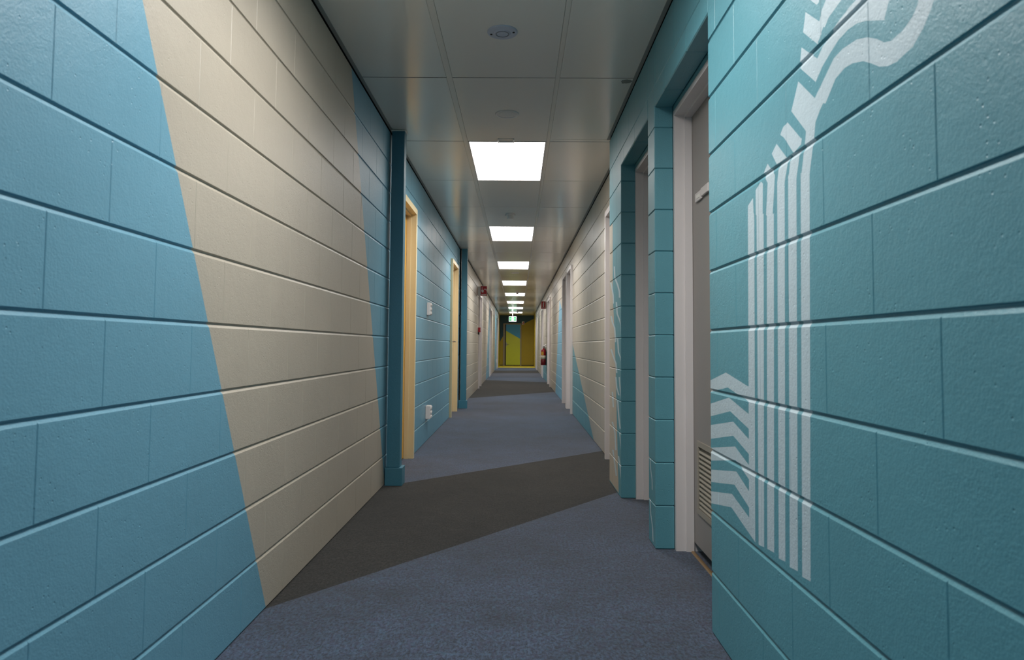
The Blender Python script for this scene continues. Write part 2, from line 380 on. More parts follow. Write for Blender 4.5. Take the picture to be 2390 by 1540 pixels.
# ------------------------------------------------------------------ block walls
_cache = {}
def block_mesh(L, H, D, sgn, mat, round_ends=False):
    """one concrete block; local origin at its front lower near corner, front face normal = -sgn*X (sgn=+1 right wall)"""
    key = (round(L, 3), round(H, 3), D, sgn, mat.name, round_ends)
    if key in _cache: return _cache[key]
    g, bz, by = .0004, .0066, .0024
    bm = bmesh.new()
    y0, y1, z0, z1 = 0, L, g, H - g
    if round_ends:
        y0, y1 = 0, L
        box(bm, 0, D, y0, y1, z0, z1)
        hor = [e for e in bm.edges if abs(e.verts[0].co.z - e.verts[1].co.z) < 1e-6]
        bmesh.ops.bevel(bm, geom=hor, offset=.0042, segments=1, affect='EDGES')
        ver = [e for e in bm.edges if abs(e.verts[0].co.x - e.verts[1].co.x) < 1e-6 and abs(e.verts[0].co.y - e.verts[1].co.y) < 1e-6]
        bmesh.ops.bevel(bm, geom=ver, offset=.0028, segments=2, affect='EDGES', profile=.5)
        if sgn < 0:
            for v in bm.verts: v.co.x = -v.co.x
            bmesh.ops.reverse_faces(bm, faces=bm.faces[:])
    else:
        rings = []
        for d, ib, it, iy in ((0, .0055, .0092, by), (.0014, .0047, .0070, .0002), (.0048, .0035, .0012, 0), (.0056, 0, 0, 0), (D, 0, 0, 0)):
            rings.append([bm.verts.new((sgn * d, y, z)) for y, z in ((y0 + iy, z0 + ib), (y1 - iy, z0 + ib), (y1 - iy, z1 - it), (y0 + iy, z1 - it))])
        bm.faces.new(rings[0])
        for a, b in zip(rings, rings[1:]):
            for i in range(4): bm.faces.new((a[i], a[(i + 1) % 4], b[(i + 1) % 4], b[i]))
        bm.faces.new(rings[-1][::-1])
        bmesh.ops.recalc_face_normals(bm, faces=bm.faces[:])
    me = bpy.data.meshes.new('block'); bm.to_mesh(me); bm.free(); me.materials.append(mat)
    _cache[key] = me
    return me

def block_list(y0, y1, phase, holes, zt=ZT):
    """(ya, yb, za, zb, n) pieces, running bond; phase = a joint position in even courses"""
    out = []
    for n in range(12):
        za, zb = .2 * n, min(.2 * n + .2, zt)
        if n == 11: zb = zt
        ph = phase + (.2 if n % 2 else 0)
        k0 = math.floor((y0 - ph) / .4)
        spans = []
        y = ph + k0 * .4
        while y < y1:
            a, b = max(y, y0), min(y + .4, y1)
            if b - a > .004: spans.append((a, b))
            y += .4
        for a, b in spans:
            parts = [(a, b, za, zb)]
            for h0, h1, hz in holes:
                nx = []
                for (p, q, r, s) in parts:
                    if q <= h0 or p >= h1 or r >= hz: nx.append((p, q, r, s)); continue
                    if p < h0: nx.append((p, h0, r, s))
                    if q > h1: nx.append((h1, q, r, s))
                    if s > hz + .01: nx.append((max(p, h0), min(q, h1), hz, s))
                parts = nx
            out += [(p, q, r, s, n) for p, q, r, s in parts if q - p > .012 and s - r > .01]
    # merge slivers thinner than 5 cm into nothing: keep them, they are cut blocks
    return out

def build_wall(name, label, sgn, segs, limit=300):
    """segs: dicts x,y0,y1,phase,holes,mat(n,yc)"""
    root = empty(name, (sgn * .9, 0, 0))
    tag(root, label, kind='structure')
    allb = []
    for s in segs:
        for (a, b, r, q, n) in block_list(s['y0'], s['y1'], s['phase'], s['holes'], s.get('zt', ZT)):
            ends = s.get('round', False)
            allb.append((a, b, r, q, n, s, ends))
    def seen(t):
        a, b = t[0], t[1]
        return (b > .95 and a < 30)
    vis = sorted([t for t in allb if seen(t)], key=lambda t: t[0])
    single = vis[:limit]
    ids = set(map(id, single))
    for t in single:
        a, b, r, q, n, s, ends = t
        me = block_mesh(b - a, q - r, s.get('d', .03), sgn, s['mat'](n, a), ends)
        o = bpy.data.objects.new('block', me); o.location = (s['x'], a, r); COL.objects.link(o)
        attach(o, root)
    rest = [t for t in allb if id(t) not in ids]
    if rest:
        bm = bmesh.new(); mats = []
        for a, b, r, q, n, s, ends in rest:
            m = s['mat'](n, a)
            if m not in mats: mats.append(m)
            me = block_mesh(b - a, q - r, s.get('d', .03), sgn, m, ends)
            k0 = len(bm.verts); f0 = len(bm.faces)
            bm.from_mesh(me)
            bm.verts.ensure_lookup_table(); bm.faces.ensure_lookup_table()
            for v in bm.verts[k0:]: v.co += Vector((s['x'], a, r))
            for f in bm.faces[f0:]: f.material_index = mats.index(m)
        o = mesh_obj('block', bm, mats, root); o['kind'] = 'stuff'
    # mortar bed behind the joints, painted with the wall
    bm = bmesh.new(); mats = []
    for s in segs:
        rec = s.get('rec', .0058)
        cuts = sorted({s['y0'], s['y1']} | {c for h in s['holes'] for c in h[:2] if s['y0'] < c < s['y1']})
        for n in range(12):
            m = s['back'][n] if 'back' in s else s['mat'](n, s['y0'] + .01)
            if m not in mats: mats.append(m)
            for c0, c1 in zip(cuts, cuts[1:]):
                z0, z1 = .2 * n, (.2 * n + .2 if n < 11 else s.get('zt', ZT))
                for h0, h1, hz in s['holes']:
                    if h0 <= (c0 + c1) / 2 <= h1: z0 = max(z0, hz + .003)
                if z1 - z0 < .004: continue
                e = .006 if s.get('round') else 0
                box(bm, s['x'] + sgn * rec, s['x'] + sgn * (s.get('d', .03) - .004 if s.get('round') else .08), c0 + e, c1 - e, z0, z1, mats.index(m))
    mesh_obj('mortar', bm, mats, root)
    return root

# door openings: (near edge, far edge, head) in the masonry
left_doors = [(4.96, 5.85), (9.17, 10.02), (15.42, 16.28), (21.45, 22.32), (28.85, 29.7)]
right_doors = [(5.03, 5.90), (9.80, 10.60), (10.76, 11.62), (16.30, 17.45), (20.9, 21.82), (27.5, 28.45)]
HL = [(a, b, 2.07) for a, b in left_doors]
HR = [(a, b, 2.07) for a, b in right_doors]

wall_left = build_wall('wall_left', 'long left block wall painted blue with a cream slanted band', -1, [
    dict(x=XL, y0=YB, y1=4.75, phase=1.496, holes=[], mat=lambda n, y: M_LN),
    dict(x=XL, y0=4.75, y1=YCOL2, phase=1.496, holes=HL[:2], mat=lambda n, y: M_LM),
    dict(x=XL2, y0=YCOL2, y1=YE, phase=1.496, holes=HL[2:], mat=lambda n, y: M_LF if y > 18 else M_LC)])
RO1, RO2 = (2.357, 3.30, 2.1), (3.465, 4.385, 2.1)
wall_right = build_wall('wall_right', 'nearest right-hand teal block wall and piers with pale painted mural', 1, [
    dict(x=XR, y0=YB, y1=2.357, phase=1.073, holes=[], mat=lambda n, y: M_RN[n] if y > .6 else M_RT, d=.089, back=M_RN),
    dict(x=XR, y0=2.357, y1=3.30, phase=1.073, holes=[(2.357, 3.30, 2.1)], mat=lambda n, y: M_RT, d=.089, round=True),
    dict(x=XR, y0=3.30, y1=3.465, phase=3.065, holes=[], mat=lambda n, y: M_PIERB if n < 3 else M_RT, d=.089, round=True),
    dict(x=XR, y0=3.465, y1=4.385, phase=1.073, holes=[(3.465, 4.385, 2.1)], mat=lambda n, y: M_RT, d=.089, round=True),
    dict(x=XR, y0=4.385, y1=YS, phase=4.385, holes=[], mat=lambda n, y: M_PIERA[n] if n < 9 else M_RT, d=.119, round=True),
    ])
wall_right2 = build_wall('wall_right', 'right-hand cream block wall with teal triangles beyond the stepped teal section', 1, [
    dict(x=XF, y0=YS + .001, y1=YE, phase=1.073, holes=HR, mat=lambda n, y: M_RF if (y > 17 or 5.5 < y < 15) else M_RC)])

# cores behind the blockwork close the corridor
bm = bmesh.new()
box(bm, -1.06, -1.12, YB - .1, YE + .1, -.1, 2.7)
mesh_obj('wall_core', bm, M_DARK, wall_left)
bm = bmesh.new(); box(bm, .73, .77, YB, 2.35, 0, 2.42); box(bm, .99, 1.08, YB - .1, YS, -.1, 2.7)
mesh_obj('wall_core', bm, M_DARK, wall_right)
bm = bmesh.new(); box(bm, .99, 1.08, YS, YE + .1, -.1, 2.7)
mesh_obj('wall_core', bm, M_DARK, wall_right2)
bm = bmesh.new(); box(bm, -1.1, 1.1, YE, YE + .12, -.05, 2.7)
wall_end = tag(mesh_obj('wall_back', bm, M_END), 'far end wall painted dark navy above olive yellow', kind='structure')
bm = bmesh.new(); box(bm, -1.1, 1.1, YB - .12, YB, -.05, 2.7)
tag(mesh_obj('wall_front', bm, M_RT), 'plain teal wall closing the corridor behind the viewpoint', kind='structure')

# ------------------------------------------------------------------ ceiling
bm = bmesh.new(); box(bm, -1.1, 1.1, YB - .1, YE + .1, ZC + .02, ZC + .1)
ceiling = tag(mesh_obj('ceiling', bm, M_DARK), 'low suspended ceiling of satin grey-white panels', kind='structure')
GY0, P = 3.785, 1.2
lights_k = [k for k in range(-7, 24) if (k - 1) % 3 == 0]
T0, T1, T2, T3 = -.406, -.375, .200, .223
_tile = {}
def tile(x0, x1, y0, y1):
    key = (round(x1 - x0, 3), round(y1 - y0, 3))
    if key not in _tile:
        bm = bbox_(0, x1 - x0, 0, y1 - y0, 0, .016, bev=.0014, seg=1)
        me = bpy.data.meshes.new('ceiling_tile'); bm.to_mesh(me); bm.free(); me.materials.append(M_TILE); _tile[key] = me
    o = bpy.data.objects.new('ceiling_tile', _tile[key]); o.location = (x0, y0, ZC); COL.objects.link(o); attach(o, ceiling)
for k in range(-7, 25):
    y0 = GY0 + P * k + .0042; y1 = y0 + P - .0084
    y0, y1 = max(y0, YB + .01), min(y1, YE - .012)
    if y1 - y0 < .05: continue
    xl = -.880 if y0 < YCOL2 else -.858
    if xl == -.858 and y0 < YCOL2 + 1.2: pass
    xr = .632 if y0 < 3.9 else None
    tile(xl, T0 - .001, y0, y1)
    if k not in lights_k: tile(T1 + .001, T2 - .001, y0, y1)
    if y1 < YS: tile(T3 + .001, .634, y0, y1)
    elif y0 < YS:
        tile(T3 + .001, .634, y0, YS - .003); tile(T3 + .001, .752, YS, y1)
    else: tile(T3 + .001, .752, y0, y1)
for x0, x1 in ((T0, T1), (T2, T3)):
    bm = bmesh.new(); box(bm, x0, x1, YB, YE, ZC + .0004, ZC + .018)
    mesh_obj('tee_bar', bm, M_TEE, ceiling)
bm = bmesh.new()  # dark filler strips stand in for the shade inside the panel gaps
for k in range(-6, 25):
    yj = GY0 + P * k
    if yj > YE - .05: break
    xr_ = .634 if yj < YS else .752
    xl_ = -.880 if yj < YCOL2 else -.858
    box(bm, xl_, T0 - .001, yj - .006, yj + .006, ZC + .0015, ZC + .014)
    box(bm, T1 + .001, T2 - .001, yj - .0025, yj + .0025, ZC + .0015, ZC + .0155)
    box(bm, T3 + .001, xr_, yj - .006, yj + .006, ZC + .0015, ZC + .014)
mesh_obj('panel_joint_shade', bm, simple('joint_shadow_grey', srgb(58, 57, 54), .8), ceiling)['kind'] = 'stuff'
# wall angles
def angle(name, label, x, y0, y1, s):
    bm = bmesh.new()
    box(bm, x, x + s * .019, y0, y1, ZC - .003, ZC + .0)
    box(bm, x, x + s * .0015, y0, y1, ZC, ZC + .02)
    tag(mesh_obj(name, bm, M_ANGLE), label, kind='structure')
angle('trim_1', 'thin metal wall angle along the left ceiling edge', XL + .001, YB + .01, YCOL2, 1)
angle('trim_2', 'thin metal wall angle along the left ceiling edge, past the second column', XL2 + .001, YCOL2, YE - .01, 1)
angle('trim_3', 'thin metal wall angle above the two teal recessed doors', XR - .001, YB + .01, YS, -1)
angle('trim_4', 'thin metal wall angle above the right cream wall', XF - .001, YS + .01, YE - .01, -1)

# lights
light0 = None
def make_light(y0, first):
    global light0
    n = None
    r = empty('ceiling_light', ((T1 + T2) / 2, y0 + P / 2, ZC))
    bm = bmesh.new()
    xa, xb, ya, yb = T1 + .001, T2 - .001, y0 + .003, y0 + P - .003
    for a in ((xa, xa + .009, ya, yb), (xb - .009, xb, ya, yb), (xa + .009, xb - .009, ya, ya + .009), (xa + .009, xb - .009, yb - .009, yb)):
        box(bm, *a, ZC - .001, ZC + .014)
    mesh_obj('frame', bm, M_FRAME, r)
    bm = bmesh.new(); box(bm, xa + .0095, xb - .0095, ya + .0095, yb - .0095, ZC + .003, ZC + .012)
    mesh_obj('diffuser', bm, M_LIGHT, r)
    ld = bpy.data.lights.new('lamp', 'AREA'); ld.shape = 'RECTANGLE'; ld.size = xb - xa - .02; ld.size_y = yb - ya - .02
    ld.energy = LAMP_WATTS; ld.color = PANEL_COLOUR; ld.spread = LAMP_SPREAD
    lo_ = bpy.data.objects.new('lamp', ld); lo_.location = ((xa + xb) / 2, (ya + yb) / 2, ZC + .0015); COL.objects.link(lo_); attach(lo_, r)
    return r
names = {1: 'nearest lit ceiling panel, the largest', 4: 'second lit ceiling panel from the viewpoint', 7: 'third lit ceiling panel, before the far round vent',
         10: 'fourth lit ceiling panel, just past the round vent', 13: 'fifth lit ceiling panel, behind a small dark detector', 16: 'sixth lit ceiling panel along the corridor',
         19: 'seventh lit ceiling panel, second from the far end', 22: 'farthest lit ceiling panel, next to the exit sign', -2: 'lit ceiling panel overhead behind the frame edge', -5: 'lit ceiling panel behind the viewpoint'}
for k in lights_k:
    r = make_light(GY0 + P * k, False)
    tag(r, names[k], 'ceiling light', group='lit ceiling panels down the corridor')

# ceiling fittings
def disc(name, label, cat, x, y, r, mat, style):
    o = empty(name, (x, y, ZC))
    bm = bmesh.new()
    lathe(bm, [(r, 0), (r, -.003), (r * .96, -.0065), (r * .82, -.0075), (r * .78, -.004), (r * .3, -.004), (.001, -.004)] if style == 'vent' else
              [(r, 0), (r, -.004), (r * .97, -.007), (r * .55, -.009), (r * .5, -.012), (.001, -.013)], (x, y, ZC), n=40)
    mesh_obj('cover', bm, mat, o, smooth=False)
    if style == 'speaker':
        for a in (0.25, math.pi + .25):
            bm = bmesh.new(); lathe(bm, [(.0055, -.004), (.0055, -.0105), (.001, -.0108)], (x - math.cos(a) * r * .76, y + math.sin(a) * r * .6, ZC), n=12)
            mesh_obj('screw', bm, M_DARK, o)
        bm = bmesh.new()
        tube(bm, [(x + r * .42 * math.cos(q / 16 * 6.2832), y + r * .42 * math.sin(q / 16 * 6.2832), ZC - .0125) for q in range(17)], .0022, 6)
        mesh_obj('ring', bm, simple('cover_ring_grey', srgb(130, 134, 146), .5), o)
    elif style == 'vent':
        bm = bmesh.new(); lathe(bm, [(r * .70, -.004), (r * .70, -.0055), (r * .2, -.0075), (.001, -.0075)], (x, y, ZC), n=32)
        mesh_obj('plate', bm, mat, o)
    tag(o, label, cat)
M_BLUEW = simple('bluish_white_plastic', srgb(196, 202, 218), .45)
disc('ceiling_cover', 'bluish white round ceiling cover with two dark screws, nearest the viewpoint', 'ceiling cover', -.083, 3.217, .072, M_BLUEW, 'speaker')
disc('ceiling_vent', 'plain white round ceiling disc just before the nearest light panel', 'ceiling vent', -.078, 4.384, .077, M_WHITE, 'vent')
disc('ceiling_vent', 'faint round ceiling disc just past the third light panel', 'ceiling vent', -.065, 14.09, .087, M_WHITE, 'vent')

def detector(x, y, label, drop=.06):
    o = empty('smoke_detector', (x, y, ZC))
    bm = bmesh.new(); lathe(bm, [(.052, 0), (.052, -.010), (.046, -.014), (.001, -.014)], (x, y, ZC), n=28); mesh_obj('base', bm, M_WHITE, o)
    bm = bmesh.new(); lathe(bm, [(.036, -.014), (.036, -.024), (.030, -.030), (.030, -drop + .012), (.038, -drop + .008), (.034, -drop), (.001, -drop)], (x, y, ZC), n=28)
    mesh_obj('sensor_head', bm, M_WHITE, o)
    for s in (-1, 1):
        bm = bmesh.new(); join_box(bm, x + s * .044, x + s * .060, y - .008, y + .008, ZC - .024, ZC - .010, bev=.002, seg=1); mesh_obj('lug', bm, M_WHITE, o)
    tag(o, label, 'smoke detector')
detector(-.094, 7.74, 'white smoke detector hanging between the first and second light panels')
detector(-.02, 19.1, 'small smoke detector hanging in front of the fifth light panel')
detector(-.02, 29.9, 'tiny smoke detector hanging before the farthest light panel')
o = empty('emergency_fitting', (-.095, 4.94, ZC))
bm = bmesh.new(); box(bm, -.150, -.040, 4.905, 4.972, ZC - .003, ZC); mesh_obj('plate', bm, M_TEE, o)
for xx in (-.154, -.044):
    bm = bmesh.new(); join_box(bm, xx, xx + .008, 4.900, 4.976, ZC - .016, ZC, bev=.002, seg=1); mesh_obj('side_rail', bm, M_WHITE, o)
bm = bmesh.new(); join_box(bm, -.146, -.044, 4.968, 4.976, ZC - .012, ZC, bev=.002, seg=1); mesh_obj('rear_rail', bm, M_WHITE, o)
tag(o, 'small white bracket fitting on the ceiling at the edge of the nearest light panel', 'ceiling fitting')

# ------------------------------------------------------------------ doors
door_no = [0]
def door(sgn, face, wall, y0, y1, label, fm, lm, proud=True, head=2.05, lever=None, louvre=False, deep=True, gap=.006):
    """face = X of frame front edge (positive number), sgn=+1 right"""
    door_no[0] += 1
    r = empty('door_%d' % door_no[0], (sgn * face, (y0 + y1) / 2, 0)); tag(r, label, kind='structure')
    bm = bmesh.new(); X = lambda a: sgn * a
    lt = .02 if proud else .026
    # lining
    D = .125
    a0 = face
    box(bm, X(a0), X(a0 + D), y0 - lt, y0, 0, head + lt)
    box(bm, X(a0), X(a0 + D), y1, y1 + lt, 0, head + lt)
    box(bm, X(a0), X(a0 + D), y0, y1, head, head + lt)
    # stop
    box(bm, X(a0 + .046), X(a0 + .081), y0, y0 + .012, 0, head - .012)
    box(bm, X(a0 + .046), X(a0 + .081), y1 - .012, y1, 0, head - .012)
    box(bm, X(a0 + .046), X(a0 + .081), y0, y1, head - .012, head)
    if proud:
        c = .048
        box(bm, X(a0), X(wall - .0005), y0 - c, y0 - lt, 0, head + c)
        box(bm, X(a0), X(wall - .0005), y1 + lt, y1 + c, 0, head + c)
        box(bm, X(a0), X(wall - .0005), y0 - lt, y1 + lt, head + lt, head + c)
    mesh_obj('door_frame', bm, fm, r)
    lx = face + .0825
    zb = .045 if louvre else .008
    if louvre:
        ya, yb, za, zc_ = 2.79, 3.190, .195, .520
        bm = bmesh.new()
        for q in ((y0 + .003, ya, zb, head - .004), (yb, y1 - .003, zb, head - .004), (ya, yb, zb, za), (ya, yb, zc_, head - .004)):
            box(bm, X(lx), X(lx + .038), *q)
        mesh_obj('door_leaf', bm, lm, r)
        g = empty('vent_grille', (X(lx), (ya + yb) / 2, za)); attach(g, r)
        bm = bmesh.new()
        fw = .024
        for q in ((ya, ya + fw, za, zc_), (yb - fw, yb, za, zc_), (ya + fw, yb - fw, za, za + fw), (ya + fw, yb - fw, zc_ - fw, zc_)):
            box(bm, X(lx - .006), X(lx + .012), *q)
        mesh_obj('grille_frame', bm, M_LOUV, g)
        bm = bmesh.new(); box(bm, X(lx + .030), X(lx + .034), ya + fw, yb - fw, za + fw, zc_ - fw); mesh_obj('grille_back', bm, M_DARK, g)
        z = za + fw + .004; k = 0
        sm = None
        while z < zc_ - fw - .010:
            if sm is None:
                bm = bmesh.new()
                prism(bm, [(-.004, 0), (.0, .003), (.016, .019), (.014, .020), (-.003, .004)], yb - ya - 2 * fw, 'XZ', 0)
                sm = bpy.data.meshes.new('slat'); bm.to_mesh(sm); bm.free(); sm.materials.append(M_LOUV)
            s = bpy.data.objects.new('slat', sm); s.location = (X(lx), ya + fw, z); COL.objects.link(s)
            s.parent = g; s.matrix_parent_inverse = Matrix.Translation(-Vector(g.location)) if False else Matrix.Translation(-(Vector(g.location)))
            z += .0205
    else:
        bm = bmesh.new(); box(bm, X(lx), X(lx + .038), y0 + .003, y1 - .003, zb, head - .004)
        mesh_obj('door_leaf', bm, lm, r)
    if lever is not None:
        yy, zz = lever
        h = empty('door_handle', (X(lx), yy, zz)); attach(h, r)
        bm = bmesh.new(); lathe(bm, [(.026, 0), (.026, -sgn * .006), (.02, -sgn * .009), (.001, -sgn * .009)], (X(lx), yy, zz), 'X', 20); mesh_obj('rose', bm, M_STEEL, h)
        d = -1 if yy > (y0 + y1) / 2 else 1
        bm = bmesh.new(); tube(bm, [(X(lx - .006), yy, zz), (X(lx - .045), yy, zz), (X(lx - .055), yy + d * .012, zz), (X(lx - .057), yy + d * .12, zz)], .009, 10)
        mesh_obj('lever', bm, M_STEEL, h)
    # dark room behind the leaf
    bm = bmesh.new(); box(bm, X(lx + .040), X(lx + .045), y0 - .01, y1 + .01, 0, head + .01); mesh_obj('backing', bm, M_DARK, r)
    return r

d1 = door(1, .741, XR, 2.357 + .027, 3.30 - .027, 'grey door with a louvred vent in the nearest right-hand recess', M_FRAME, M_GREYD, proud=False, louvre=True, lever=(2.46, 1.0))
# masonry reveals behind the frames are narrower than the frame depth: fill the head
bm = bmesh.new(); box(bm, .742, .86, 2.357, 3.30, 2.077, 2.42); box(bm, .742, .86, 3.465, 4.385, 2.077, 2.42)
box(bm, .742, .86, 3.301, 3.464, 0, 2.42); box(bm, .772, .86, 4.386, YS, 0, 2.42)
mesh_obj('wall_core', bm, M_RT, wall_right)
g = empty('sliding_sign', (.82, 3.08, 1.63)); attach(g, d1)
bm = bmesh.new(); join_box(bm, .814, .8225, 3.078, 3.182, 1.608, 1.650, bev=.002, seg=1); mesh_obj('plate', bm, M_PLUG, g)
bm = bmesh.new(); join_box(bm, .811, .8225, 2.955, 3.070, 1.614, 1.652, bev=.002, seg=1); mesh_obj('slider', bm, M_PLUG, g)
bm = bmesh.new(); box(bm, .8128, .814, 3.100, 3.158, 1.621, 1.637); mesh_obj('print', bm, M_TEE, g)
door(1, .741, XR, 3.465 + .027, 4.385 - .027, 'door in the second teal recess with a pale grey frame', M_FRAME, M_GREYD, proud=False, lever=(3.6, 1.0))
nm = ['white door frame half hidden behind the pale streaked teal corner', 'first of two joined white door frames on the right cream wall',
      'second of two joined white door frames on the right cream wall', 'white door frame just before the fire extinguisher',
      'white door frame just past the fire extinguisher', 'last white door frame on the right wall']
for (a, b), l in zip(right_doors, nm):
    door(1, .741, XF, a + .02, b - .02, l, M_FRAME, M_FRAME if l.startswith(('first', 'second')) else M_GREYD, lever=(a + .09, 1.0))
nm = ['cream door frame with ochre door beside the first teal column', 'cream door frame before the second teal column',
      'white door frame below the red call point sign', 'white door frame at the end of the left cream stretch', 'last door frame on the left wall']
for i, ((a, b), l) in enumerate(zip(left_doors, nm)):
    w = -XL if i < 2 else -XL2
    door(-1, w - .030, w, a + .02, b - .02, l, M_CREAMF if i < 2 else M_FRAME, M_OCHRE if i < 2 else M_GREYD, lever=((b - .10, 1.0) if i in (1, 3) else (a + .09, 1.0)))
# bronze carpet trim at the nearest door
bm = bmesh.new(); prism(bm, [(.806, 0), (.812, .005), (.820, .005), (.826, 0)], 3.27 - 2.385, 'XZ', 2.385)
tag(mesh_obj('trim_5', bm, M_BRASS), 'bronze carpet trim across the threshold of the louvred grey door', kind='structure')

# end door
door_no[0] += 1
r = empty('door_%d' % door_no[0], (-.24, YE, 0)); tag(r, 'lime green and blue exit door in the far end wall', kind='structure')
bm = bmesh.new()
for q in ((-.705, -.625, 0, 2.04), (.118, .178, 0, 2.04), (-.625, .118, 1.99, 2.04)): box(bm, q[0], q[1], YE - .035, YE - .0005, q[2], q[3])
mesh_obj('door_frame', bm, simple('taupe_frame', srgb(150, 140, 122), .5), r)
bm = bmesh.new(); box(bm, -.568, .1175, YE - .018, YE - .0008, .03, 1.987); mesh_obj('door_leaf', bm, M_ENDDOOR, r)
bm = bmesh.new(); box(bm, -.6245, -.5685, YE - .010, YE - .0008, 0, 1.989); mesh_obj('shadow_gap', bm, M_BLACK, r)
bm = bmesh.new(); join_box(bm, -.570, -.535, YE - .026, YE - .018, .93, 1.12, bev=.003, seg=1)
tube(bm, [(-.553, YE - .024, 1.03), (-.553, YE - .065, 1.03), (-.53, YE - .07, 1.03), (-.43, YE - .07, 1.03)], .01, 8)
mesh_obj('door_handle', bm, M_STEEL, r)
for z in (.3, 1.15, 1.75):
    bm = bmesh.new(); lathe(bm, [(.009, 0), (.009, .09)], (.116, YE - .04, z), 'Z', 10); mesh_obj('hinge', bm, M_STEEL, r)
bm = bmesh.new()
for q in ((-.84, .86, .0, .035), (.815, .83, .035, 2.1)): box(bm, q[0], q[1], YE - .012, YE - .0006, q[2], q[3])
tag(mesh_obj('trim_6', bm, M_BLACK), 'dark skirting gap along the foot of the olive end wall', kind='structure')

# ------------------------------------------------------------------ columns
def column(x0, x1, y0, y1, label, px0, px1, py0, py1):
    r = empty('steel_column', ((x0 + x1) / 2, (y0 + y1) / 2, 0))
    bm = bmesh.new(); join_box(bm, x0, x1, y0, y1, .12, 2.420, bev=.004, seg=2); mesh_obj('shaft', bm, M_COL, r)
    bm = bmesh.new(); join_box(bm, px0, px1, py0, py1, 0, .120, bev=.003, seg=2); mesh_obj('plinth', bm, M_COL, r)
    bm = bmesh.new(); join_box(bm, x0 - .006, x1 + .008, y0 - .004, y1 + .004, 2.420, ZC - .0035, bev=.002, seg=1); mesh_obj('top_plate', bm, M_TEE, r)
    tag(r, label, 'column')
column(-.878, -.790, 4.715, 4.800, 'teal painted steel column with square plinth on the left, nearest', -.887, -.771, 4.70, 4.822)
column(-.862, -.775, 10.50, 10.585, 'teal painted steel column on the left just past the second cream door frame', -.887, -.758, 10.48, 10.60)

# ------------------------------------------------------------------ wall fittings
def outlet(x, s, y0, y1, z0, z1, d, label, cat, name, bumps):
    r = empty(name, (x, (y0 + y1) / 2, z0))
    bm = bmesh.new(); join_box(bm, x, x + s * d, y0, y1, z0, z1, bev=.004, seg=2); mesh_obj('housing', bm, M_PLUG, r)
    bm = bmesh.new(); join_box(bm, x + s * d, x + s * (d + .008), y0 + .002, y1 - .002, z0 + .002, z1 - .002, bev=.003, seg=2); mesh_obj('face_plate', bm, M_WHITE, r)
    for k in range(bumps):
        zc = z0 + (z1 - z0) * (k + .5) / bumps
        bm = bmesh.new(); join_box(bm, x + s * (d + .007), x + s * (d + .016), y0 + .022, y1 - .022, zc - .011, zc + .011, bev=.003, seg=1)
        mesh_obj('rocker', bm, M_WHITE, r)
    tag(r, label, cat)
outlet(XL + .001, 1, 6.78, 6.90, 1.240, 1.365, .026, 'white light switch box on the blue wall, the upper one', 'light switch', 'light_switch', 3)
outlet(XL + .001, 1, 6.78, 6.90, .228, .355, .040, 'white power outlet box low on the blue wall below the switch', 'power outlet', 'power_outlet', 3)
outlet(XL2 + .001, 1, 28.1, 28.22, .27, .40, .045, 'small white power outlet low on the left near the far end', 'power outlet', 'power_outlet', 2)

# manual call point
r = empty('call_point', (XL2, 15.24, 1.29))
bm = bmesh.new(); join_box(bm, XL2 + .001, XL2 + .052, 15.19, 15.29, 1.243, 1.343, bev=.004); mesh_obj('housing', bm, M_REDS, r)
bm = bmesh.new(); join_box(bm, XL2 + .052, XL2 + .056, 15.21, 15.27, 1.262, 1.322, bev=.001, seg=1); mesh_obj('press_panel', bm, M_WHITE, r)
bm = bmesh.new(); join_box(bm, XL2 + .001, XL2 + .030, 15.205, 15.225, 1.19, 1.243, bev=.003, seg=1); mesh_obj('conduit', bm, M_BLACK, r)
tag(r, 'small red manual call point on the left cream wall at chest height', 'fire call point')

# projecting signs
def sign(name, label, x0, x1, y, z0, z1, wallx, draw):
    r = empty(name, (wallx, y, z0))
    bm = bmesh.new(); join_box(bm, x0, x1, y, y + .004, z0, z1, bev=.001, seg=1)
    s = 1 if x0 < 0 else -1
    mesh_obj('panel', bm, M_REDS, r)
    bm = bmesh.new()
    e = x0 if s > 0 else x1
    box(bm, wallx, wallx + s * .003, y - .012, y + .016, z0 + .01, z1 - .01)
    box(bm, min(wallx, e), max(wallx, e) , y + .0045, y + .0065, z0 + .01, z1 - .01)
    mesh_obj('bracket', bm, M_WHITE, r)
    bm = bmesh.new(); w = .004
    for q in ((x0, x1, z1 - w, z1), (x0, x1, z0, z0 + w), (x0, x0 + w, z0 + w, z1 - w), (x1 - w, x1, z0 + w, z1 - w)): box(bm, q[0], q[1], y - .0008, y - .0001, q[2], q[3])
    mesh_obj('border', bm, M_WHITE, r)
    bm = bmesh.new(); draw(bm, x0, z0, x1 - x0, z1 - z0, y - .001); mesh_obj('pictogram', bm, M_WHITE, r)
    tag(r, label, 'sign')
def P2(bm, x0, z0, w, h, y, pts): prism(bm, [(x0 + u * w, z0 + v * h) for u, v in pts], .0009, 'XZ', y)
